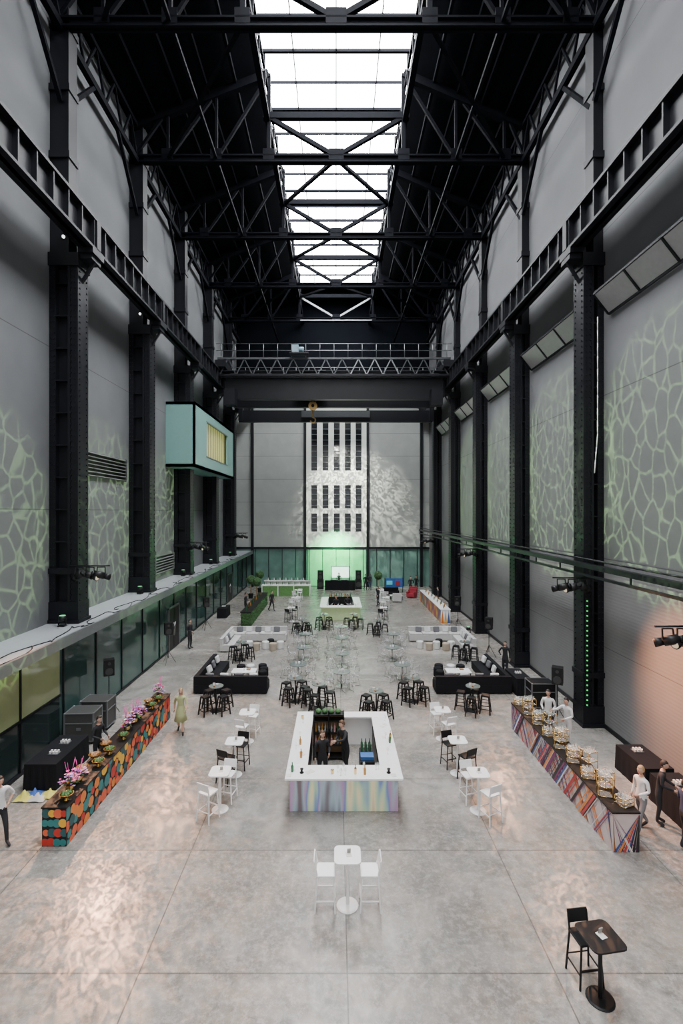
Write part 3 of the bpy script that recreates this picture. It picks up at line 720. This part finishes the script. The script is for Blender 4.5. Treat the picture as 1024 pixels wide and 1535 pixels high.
b=B(); b.bx(-1.2,2.0,51.2,51.9,0,1.0,BLACKCL); b.bx(-.6,.2,51.3,51.8,1.0,1.1,BLACK); b.bx(.5,1.2,51.3,51.8,1.0,1.1,BLACK); b.lathe([(.14,0),(.14,.02)],(-.2,51.5,1.1),GREYST); b.lathe([(.14,0),(.14,.02)],(.85,51.5,1.1),GREYST); b.obj('dj_booth')
SCR=mat('lit_projection_screen',(.8,.8,.8),.5,emis=(.9,.93,1),es=1.6)
b=B(); b.bx(-.45,1.4,53.0,53.05,1.1,2.3,SCR)
for x in(-.5,1.4): b.bx(x,x+.05,52.98,53.08,0,2.35,BLACK)
b.bx(-.5,1.45,52.98,53.08,2.3,2.35,BLACK); b.bx(-.5,1.45,52.98,53.08,1.05,1.1,BLACK)
for x in(-.47,1.42): b.bx(x-.02,x+.04,52.8,53.3,0,.04,BLACK)
b.obj('projection_screen')
def stagelight(n=3):
    b=B(); LZ=mat('lamp_lens',(.5,.45,.35),.1,emis=(1,.75,.5),es=.6)
    b.cyl((-.3,0,.35),(1.2,0,.35),.03,STEEL)
    for k in range(n):
        c=Vector((.1+k*.4,-.1,0)); a=(-.9,.9,.5)[k%3]; d=Vector((math.sin(a)+.3,math.cos(a)*(.6 if k!=1 else -.6),-.3)).normalized()
        b.cyl(c-d*.25,c+d*.12,.13,BLACK,n=14); b.cyl(c+d*.12,c+d*.34,.1,BLACK,.13,n=14); b.cyl(c+d*.335,c+d*.345,.1,LZ,n=14); b.cyl(c-d*.34,c-d*.25,.08,BLACK,n=10)
        for s in(-1,1): b.beam(c+Vector((s*.16,0,0)),c+Vector((s*.14,.05,.3)),.03,.04,BLACK)
        b.beam(c+Vector((-.15,.05,.3)),c+Vector((.15,.05,.3)),.04,.03,BLACK)
    return b
SLK=Kind('stage_spotlight_cluster',stagelight())
for k in(2,4,6): SLK.put(-9.85,COLY[k]-.3,5.9,.1)
bm=stagelight(); bm.v=[(-x,y,z) for x,y,z in bm.v]; bm.f=[f[::-1] for f in bm.f]; SRK=Kind('stage_spotlight_cluster',bm)
for k in(2,4,6): SRK.put(9.45,COLY[k]-.35,5.45,-.1)
SRK.put(9.7,12.9,4.9,0)
def uplight():
    b=B(); b.bx(-.12,.12,-.12,.12,0,.05,BLACK); b.cyl((0,0,.18),(0.0,0,.4),.13,BLACK,n=14); b.cyl((0,0,.4),(0,0,.41),.11,mat('uplight_lens',(.1,.5,.2),.2,emis=(.2,1,.4),es=1),n=14)
    for s in(-1,1): b.beam((s*.14,0,.05),(s*.14,0,.3),.02,.06,BLACK)
    return b
UL=Kind('led_uplighter',uplight())
for y in COLY[1:]: UL.put(-10.3,y-.5,CT+.0)
for y in COLY[3:]: UL.put(9.1,y+.2,0)
GLED=mat('green_led',(.05,.5,.12),.4,emis=(.05,1,.2),es=.8)
b=B()
for i in range(22): b.rbox((9.62,COLY[2]-.16,.9+i*.19),(.045,.04,.045),GLED)
b.bx(9.58,9.66,COLY[2]-.14,COLY[2]-.1,.9,5,BLACK)
b.obj('green_led_strip')
LPM=mat('small_lamp_glow',(.8,.8,.8),.3,emis=(1,1,1),es=3)
lk=B(); lk.ell((0,0,0),.06,LPM); lk.cyl((0,0,.04),(0,0,.25),.02,STEEL); LK=Kind('small_pendant_lamp',lk)
for y in COLY[1:4]: LK.put(-10.4,y-.25,18.8); LK.put(9.75,y-.25,18.8)
def roadcase():
    b=B(); G=mat('case_grey',(.05,.05,.048),.5); b.bx(-.5,.5,-.35,.35,.12,1.1,G)
    for x in(-.5,.5):
        for y in(-.35,.35): b.bx(x-.03,x+.03,y-.03,y+.03,.12,1.1,GREYST); b.cyl((x*.85-.02,y*.8,.06),(x*.85+.02,y*.8,.06),.06,BLACK,n=12); b.ell((x,y,1.1),.04,GREYST,8,5)
    for z in(.12,.75,1.1):
        for y in(-.36,.36): b.bx(-.5,.5,y-.015,y+.015,z-.02,z+.02,GREYST)
        for x in(-.51,.51): b.bx(x-.015,x+.015,-.35,.35,z-.02,z+.02,GREYST)
    b.bx(-.08,.08,-.38,-.35,.5,.6,GREYST); return b
RC=Kind('flight_case',roadcase(),.008); RC.put(-9.2,17.6,0,.05); RC.put(-9.2,18.7)
b=roadcase(); b.ms=[BLACK if m is MATS['case_grey'] else m for m in b.ms]; b.obj('flight_case',(8.7,20.6,0),0,.008)
def clothtable(w,d,h=.76):
    b=B(); n=40
    per=[(-w/2,-d/2),(w/2,-d/2),(w/2,d/2),(-w/2,d/2)]
    top=[];bot=[]
    for k in range(4):
        a=Vector(per[k]);c=Vector(per[(k+1)%4])
        for i in range(n//4):
            p=a.lerp(c,i/(n//4)); q=p*(1+.04+.03*(i%2)); top.append((p.x,p.y,h)); bot.append((q.x,q.y,.0))
    m=len(top); b.add(top+bot,[(i,m+i,m+(i+1)%m,(i+1)%m) for i in range(m)]+[tuple(range(m))],BLACKCL)
    return b
def tray(b,x,y,h):
    b.rbox((x,y,h+.015),(.3,.22,.02),GREYST); 
    for i in range(6): b.lathe([(.03,0),(.035,.07)],(x-.1+.1*(i%3),y-.05+.1*(i//3),h+.02),PAPER,n=8)
b=clothtable(.95,1.9); tray(b,0,.4,.76); tray(b,.05,-.3,.76); b.obj('cloth_covered_table',(-8.85,15.4,0))
b=clothtable(.85,1.5); tray(b,0,.3,.76); b.obj('cloth_covered_table',(9.5,14.95,0)); b=clothtable(.85,1.4); tray(b,0,.1,.76); b.obj('cloth_covered_table',(9.5,13.3,0))
for x,y in((-8.95,38.5),(8.5,22.6)): b=clothtable(.7,1.5); tray(b,0,0,.76); b.obj('cloth_covered_table',(x,y,0))
b=B(); random.seed(5)
YC=mat('yellow_tarp',(.6,.55,.1),.7); BL=mat('blue_tarp',(.05,.12,.4),.6)
for k,m in enumerate((YC,BL,GREYFAB,YC)):
    N=9; cx,cy=k*.2-.3,(k%2)*.15; vs=[(cx+i*.06-.2,cy+j*.05-.2,.02+.28*random.random()*(1-abs(i-4)/4.5)*(1-abs(j-4)/4.5)) for j in range(N) for i in range(N)]
    b.add(vs,[(j*N+i,j*N+i+1,(j+1)*N+i+1,(j+1)*N+i) for j in range(N-1) for i in range(N-1)],m,True)
b.obj('crumpled_tarpaulin',(-8.75,14.0,0))
BLU=mat('blue_fabric',(.03,.12,.4),.7); RED=mat('red_fabric',(.35,.03,.05),.7)
def arm(m,w=.8):
    b=B(); b.bx(-w/2,w/2,-.35,.35,.12,.42,m); b.bx(-w/2,w/2,.2,.35,.42,.85,m); b.bx(-w/2,-w/2+.12,-.35,.2,.42,.6,m); b.bx(w/2-.12,w/2,-.35,.2,.42,.6,m)
    for sx in(-1,1):
        for sy in(-1,1): b.cyl((sx*(w/2-.06),sy*.3,0),(sx*(w/2-.06),sy*.3,.13),.02,WOOD)
    return b
AB=Kind('lounge_armchair',arm(BLACKCL,1.5),.03); AR=Kind('lounge_armchair',arm(RED),.03); AW=Kind('lounge_armchair',arm(GREYFAB),.03)
AB.put(5.4,47.6); AR.put(7.3,46.8,0,-.6); AW.put(4.6,46.6,0,1.2); AR.put(7.6,48.0,0,-.3); AW.put(5.6,44.6,0,3.1); CF.put(5.7,46.1)
b=B(); b.bx(5.0,6.9,49.9,49.95,.55,1.45,BLU); b.bx(6.1,6.6,49.86,49.9,.7,1.2,RED); b.bx(5.2,5.8,49.86,49.9,.8,1.2,mat('screen_cyan',(.1,.5,.6),.4,emis=(.1,.5,.6),es=.3))
for x in(5.0,6.85): b.bx(x,x+.05,49.85,50.1,0,1.5,BLACK)
b.obj('display_screen_stand')
TP.put(4.3,49.5)
# ---------------- people -------------
SK=mat('skin',(.55,.33,.24),.55,var=.06); SK2=mat('skin_dark',(.16,.08,.05),.55,var=.06)
EW=mat('eye_white',(.8,.8,.8),.3); EB=mat('eye_dark',(.02,.015,.01),.2); LIP=mat('lips',(.45,.12,.1),.5)
HD=mat('hair_dark',(.02,.012,.01),.6,var=.4,scale=40); HB=mat('hair_brown',(.1,.05,.025),.6,var=.4,scale=40); HL=mat('hair_blond',(.4,.26,.12),.6,var=.4,scale=40)
CBK=mat('cloth_black',(.015,.015,.018),.85); CWH=mat('cloth_white',(.7,.7,.7),.85); CLM=mat('cloth_lime',(.38,.4,.2),.85); CNV=mat('cloth_navy',(.03,.04,.08),.85); CGR=mat('cloth_grey',(.2,.2,.21),.85)
def person(x,y,rz,arms='hang',legs='stand',top=CBK,bot=CBK,hair=HD,skin=SK,h=1.72,sleeve=True,long=False,skirt=False,lean=0.,look=0.,name='standing_person'):
    root=bpy.data.objects.new(name,None); sc.collection.objects.link(root)
    L=lean
    J={'pel':((0,0,.93),(.135,.1)),'sp':((0,-L*.3,1.12),(.12,.09)),'ch':((0,-L*.7,1.31),(.14,.1)),'nb':((0,.01-L,1.45),(.07,.06)),'nt':((0,-.005-L*1.15,1.56),(.05,.05))}
    for s,k in((1,'l'),(-1,'r')):
        dy=0
        if legs=='walk': dy=.22*s
        if legs=='shift': dy=.05*s
        J['hp'+k]=((s*.095,0,.84),(.085,.09)); J['kn'+k]=((s*.1,-.03-dy*.5,.49),(.06,.062)); J['an'+k]=((s*.105,.03-dy+(.08 if dy<0 else 0),.1+(.03 if dy<0 else 0)),(.042,.045)); J['to'+k]=((s*.12,-.15-dy+(.04 if dy<0 else 0),.035),(.042,.03))
        J['sh'+k]=((s*.175,.0-L*.9,1.41),(.062,.06))
        mode=arms if isinstance(arms,str) else arms[0 if s>0 else 1]
        e,w={'hang':((.235,.03,1.15),(.25,-.05,.91)),'work':((.24,.0,1.16),(.15,-.27,1.08)),'reach':((.27,-.18,1.27),(.22,-.45,1.3)),'hip':((.34,.06,1.17),(.2,-.03,1.0)),'swingf':((.23,-.08,1.16),(.22,-.27,1.0)),'swingb':((.24,.13,1.16),(.25,.12,.92))}[mode]
        J['el'+k]=((s*e[0],e[1]-L,e[2]),(.045,.045)); J['wr'+k]=((s*w[0],w[1]-L,w[2]),(.03,.028))
    E=[('pel','sp',top),('sp','ch',top),('ch','nb',top),('nb','nt',skin)]
    for k in'lr': E+=[('pel','hp'+k,bot),('hp'+k,'kn'+k,bot),('kn'+k,'an'+k,bot if not skirt else skin),('an'+k,'to'+k,CBK),('ch','sh'+k,top),('sh'+k,'el'+k,top),('el'+k,'wr'+k,top if sleeve else skin)]
    names=list(J); me=bpy.data.meshes.new('skel'); me.from_pydata([J[n][0] for n in names],[(names.index(a),names.index(c)) for a,c,_ in E],[])
    o=bpy.data.objects.new('skel',me); sc.collection.objects.link(o)
    md=o.modifiers.new('s','SKIN'); md.use_smooth_shade=True
    for i,n in enumerate(names): me.skin_vertices[0].data[i].radius=J[n][1]; me.skin_vertices[0].data[i].use_root=(n=='pel')
    o.modifiers.new('u','SUBSURF').levels=2
    dg=bpy.context.evaluated_depsgraph_get(); ev=o.evaluated_get(dg); nm=bpy.data.meshes.new_from_object(ev)
    bpy.data.objects.remove(o); nm.name='body'
    nm.materials.clear(); ml=[]
    for _,_,m in E:
        if m not in ml: ml.append(m); nm.materials.append(m)
    segs=[(Vector(J[a][0]),Vector(J[c][0]),(J[a][1][0]+J[c][1][0])/2,ml.index(m),a+c) for a,c,m in E]
    for p in nm.polygons:
        c=p.center; best=9;bi=0;bn=''
        for a,d,r,m,nn in segs:
            v=d-a; t=max(0,min(1,(c-a).dot(v)/v.length_squared)); q=(c-(a+v*t)).length/r
            if q<best: best=q;bi=m;bn=nn
        if bn in('pelsp','pelhpl','pelhpr','spch','hplknl','hprknr'): bi=ml.index(top) if c.z>.93 else ml.index(bot)
        if bn in('chnb','nbnt','chshl','chshr') and abs(c.x)<.075: bi=ml.index(skin) if c.z>1.475 else ml.index(top)
        p.material_index=bi; p.use_smooth=True
    body=bpy.data.objects.new('body',nm); sc.collection.objects.link(body); body.parent=root
    hc=Vector(J['nt'][0])+Vector((0,-.015,.09))
    def shp(v):
        z=v.z/.118
        if z<0: v=Vector((v.x*(1-.28*z*z),v.y*(1-.12*z*z)-.012*(-z),v.z))
        return v
    H0=B()
    H0.ell((0,0,0),(.076,.094,.118),skin,20,14,shp)
    H0.add([(0,-.094,.015),(-.013,-.09,-.028),(.013,-.09,-.028),(0,-.112,-.024)],[(0,1,3),(0,3,2),(1,2,3)],skin)
    for s in(-1,1):
        H0.ell((s*.03,-.081,.004),(.013,.008,.007),EW,8,5); H0.ell((s*.03,-.088,.004),(.006,.004,.006),EB,8,5)
        H0.rbox((s*.03,-.086,.024),(.03,.008,.006),hair); H0.ell((s*.077,.005,-.005),(.01,.02,.03),skin,8,6)
    H0.ell((0,-.088,-.058),(.022,.008,.007),LIP,8,5)
    def hf(v):
        if v.z<.05:
            yl=.0 if v.z<.02 else -.03
            if v.y<yl: v=Vector((v.x*.9,yl,v.z))
        if v.z<-.06: v=Vector((v.x*.75,v.y*.85,v.z*.9))
        return v
    H0.ell((0,.008,.012),(.084,.1,.116),hair,24,18,hf)
    if long: H0.ell((0,.055,-.1),(.08,.05,.16),hair,14,9)
    R=Matrix.Rotation(look,3,'Z')@Matrix.Rotation(.08+lean*1.2,3,'X')
    H0.v=[tuple(hc+R@Vector(v)) for v in H0.v]
    ho=H0.obj('head'); ho.parent=root
    hb=B()
    for s,k in((1,'l'),(-1,'r')):
        w=Vector(J['wr'+k][0]); e=Vector(J['el'+k][0]); d=(w-e).normalized(); up=Vector((s,0,0)); side=d.cross(up).normalized(); nrm=side.cross(d).normalized()
        c0=w-d*.01
        def pt(a,bb,cc): return c0+d*a+side*bb+nrm*cc
        hb.add([pt(0,-.025,-.015),pt(0,.025,-.015),pt(0,.025,.015),pt(0,-.025,.015),pt(.1,-.042,-.012),pt(.1,.042,-.012),pt(.1,.042,.012),pt(.1,-.042,.012)],[(0,1,2,3),(4,7,6,5),(0,4,5,1),(1,5,6,2),(2,6,7,3),(3,7,4,0)],skin,True)
        for i,ln in enumerate((.062,.078,.072,.055)):
            o_=-.032+i*.0213; p0=pt(.09,o_,0); p1=pt(.09+ln*.5,o_*1.1,-.012*s); p2=pt(.09+ln*.85,o_*1.12,-.035*s)
            hb.cyl(p0,p1,.0095,skin,.0088,n=6); hb.cyl(p1,p2,.0088,skin,.007,n=6); hb.ell(p1,.009,skin,6,4); hb.ell(p2,.0072,skin,6,4)
        p0=pt(.025,-.03,0);p1=pt(.06,-.058,-.01*s);p2=pt(.088,-.066,-.022*s)
        hb.cyl(p0,p1,.012,skin,.01,n=6); hb.cyl(p1,p2,.01,skin,.008,n=6); hb.ell(p1,.0102,skin,6,4); hb.ell(p2,.0082,skin,6,4)
    hh=hb.obj('hands'); hh.parent=root
    if skirt:
        q=B(); q.lathe([(.13,1.1),(.165,.95),(.2,.75),(.25,.5),(.245,.5)],(0,0,0),bot,n=28,cap=False); q.sm=[True]*len(q.sm); qo=q.obj('skirt'); qo.parent=root
    root.location=(x,y,0); root.rotation_euler[2]=rz; k=h/1.77; root.scale=(k,k,k)
    return root
person(-.42,14.75,.3,('work','hang'),'shift',hair=HB,long=True,h=1.66,look=.3,name='bartender')
person(.3,15.3,-.9,('reach','work'),'shift',hair=HB,h=1.76,lean=.12,look=-.3,name='bartender')
person(7.85,17.9,-.5,('work','work'),'stand',top=CWH,bot=CBK,h=1.74,name='catering_chef')
person(8.2,17.1,-1.2,('work','reach'),'shift',top=CWH,bot=CWH,hair=HD,skin=SK,h=1.76,name='catering_chef',lean=.06)
person(7.95,12.6,-1.3,('work','hang'),'walk',top=CWH,bot=CGR,hair=HL,h=1.7,name='catering_waiter')
person(-8.42,12.1,.9,('hip','hang'),'walk',top=CWH,bot=CBK,hair=HD,h=1.7,name='walking_person',sleeve=False)
person(8.6,12.9,.9,('work','work'),'stand',top=CBK,bot=CBK,h=1.72,name='catering_waiter',lean=.1)
person(8.62,11.95,1.5,('work','hang'),'shift',top=CNV,bot=CBK,h=1.7,name='catering_waiter')
person(-7.75,15.7,1.2,('work','work'),'stand',top=CBK,bot=CBK,h=1.7,name='bartender',lean=.05)
person(-5.85,18.2,.2,('swingf','swingb'),'walk',top=CLM,bot=CLM,hair=HL,h=1.68,skirt=True,long=True,name='walking_person',sleeve=False)
person(-8.9,29.4,1.2,('hang','work'),'stand',top=CBK,bot=CBK,h=1.78)
person(8.6,24.6,-.6,('hang','hip'),'shift',top=CBK,bot=CBK,h=1.74)
person(.0,38.3,0,('work','work'),'stand',top=CBK,bot=CBK,h=1.7,name='bartender')
person(.9,38.5,.3,('work','work'),'stand',top=CBK,bot=CBK,h=1.74,name='bartender')
person(3.1,51.2,.4,('work','hang'),'shift',top=CBK,bot=CBK)
person(3.6,51.6,-.4,('hang','hip'),'stand',top=CBK,bot=CNV,skin=SK2)
person(.3,52.4,0,('work','work'),'stand',top=CBK,bot=CBK,name='disc_jockey')
person(-5.4,40.5,.8,('hang','hang'),'walk',top=CBK,bot=CBK,name='walking_person')
person(3.7,42.8,-.8,('swingf','swingb'),'walk',top=CBK,bot=CBK,name='walking_person')
person(7.6,49.4,0,('hip','hang'),'stand',top=CBK,bot=CBK)
person(8.3,50.2,0,('work','hang'),'stand',top=CBK,bot=CBK)
person(8.95,42.5,-1.57,('hang','hang'),'stand',top=CBK,bot=CBK,name='bartender')
person(-7.4,39.5,1.4,('work','work'),'stand',top=CBK,bot=CBK,name='bartender')
# ---------------- lights -------------
def gobo(name,loc,tgt,angle,watts,col,scale,kind,blend=.5,zs=1.):
    l=bpy.data.lights.new(name,'SPOT'); l.energy=watts; l.color=col; l.spot_size=math.radians(angle); l.spot_blend=blend; l.shadow_soft_size=.012
    if kind:
        l.use_nodes=True; nt=l.node_tree; em=nt.nodes.get('Emission')
        tc=nt.nodes.new('ShaderNodeTexCoord'); mp=nt.nodes.new('ShaderNodeMapping'); mp.inputs['Scale'].default_value=(1,zs,1)
        nt.links.new(tc.outputs['Normal'],mp.inputs['Vector'])
        if kind=='leaf':
            nz=nt.nodes.new('ShaderNodeTexNoise'); nz.inputs['Scale'].default_value=scale*.6; nt.links.new(mp.outputs[0],nz.inputs['Vector'])
            va=nt.nodes.new('ShaderNodeVectorMath'); va.operation='MULTIPLY_ADD'; va.inputs[1].default_value=(.02,.02,.02); nt.links.new(nz.outputs['Color'],va.inputs[0]); nt.links.new(mp.outputs[0],va.inputs[2])
            v=nt.nodes.new('ShaderNodeTexVoronoi'); v.feature='DISTANCE_TO_EDGE'; v.inputs['Scale'].default_value=scale
            nt.links.new(va.outputs[0],v.inputs['Vector'])
            r=nt.nodes.new('ShaderNodeMapRange'); r.inputs[1].default_value=.02; r.inputs[2].default_value=.075; r.inputs[3].default_value=1.; r.inputs[4].default_value=.14
            nt.links.new(v.outputs['Distance'],r.inputs[0])
        else:
            v=nt.nodes.new('ShaderNodeTexNoise'); v.inputs['Scale'].default_value=scale; v.inputs['Detail'].default_value=4; v.inputs['Distortion'].default_value=1.2
            nt.links.new(mp.outputs[0],v.inputs['Vector'])
            r=nt.nodes.new('ShaderNodeMapRange'); r.inputs[1].default_value=.44; r.inputs[2].default_value=.66; r.inputs[3].default_value=.2; r.inputs[4].default_value=1.3
            nt.links.new(v.outputs['Fac'],r.inputs[0])
        nt.links.new(r.outputs[0],em.inputs['Strength'])
    o=bpy.data.objects.new(name,l); sc.collection.objects.link(o); o.location=loc
    o.rotation_euler=(Vector(tgt)-Vector(loc)).to_track_quat('-Z','Y').to_euler(); return o
green=(.62,1,.42)
for y in(15,22.5,29.8,37): gobo('leaf_projector',(-8.9,y+1.5,6.9),(10.35,y,9.8),30,24000,green,38,'leaf',.35,.55)
for y in(14.,22.8,30): gobo('leaf_projector',(8.8,y+1.5,7.0),(-11.1,y,7.6),30,20000,green,28,'leaf',.35,.8)
org=(1,.5,.28)
gobo('sun_patch_spot',(-8.9,18.2,7),(-5,7.6,0),66,7500,org,75,'n',.8)
gobo('sun_patch_spot',(8.8,18.2,7),(4.5,8.5,0),60,1800,org,70,'n',.9)
gobo('sun_patch_spot',(-8.9,25.2,7),(-4.0,19.0,0),60,3600,org,40,'n',1)
gobo('sun_patch_spot',(8.8,25.2,7),(4.0,19.5,0),60,3600,org,40,'n',1)
gobo('sun_patch_spot',(0,45.8,16.6),(1.8,53.8,9.5),75,22000,(1,.98,.88),26,'n',1)  # added spot, stands in for dappled sun through the skylight on the end wall
gobo('wall_wash_spotlight',(5.2,17,6.5),(10.35,13.0,2.0),64,8000,(1,.42,.22),1,None,1)
gobo('green_wash_spotlight',(0,51.2,5.6),(0,53.8,3.6),115,3200,(.12,1,.32),1,None,1)
w=bpy.data.worlds.new('World'); sc.world=w; w.use_nodes=True; bgn=w.node_tree.nodes['Background']; bgn.inputs[0].default_value=(.97,.98,1,1); bgn.inputs[1].default_value=1.35
cam=bpy.data.cameras.new('camera'); co=bpy.data.objects.new('camera',cam); sc.collection.objects.link(co)
co.location=(0,0,H); co.rotation_euler=(math.radians(90),0,0); cam.sensor_fit='VERTICAL'; cam.sensor_height=36; cam.lens=F/1535*36; cam.shift_x=(512-VX)/1535; cam.clip_end=300
sc.camera=co
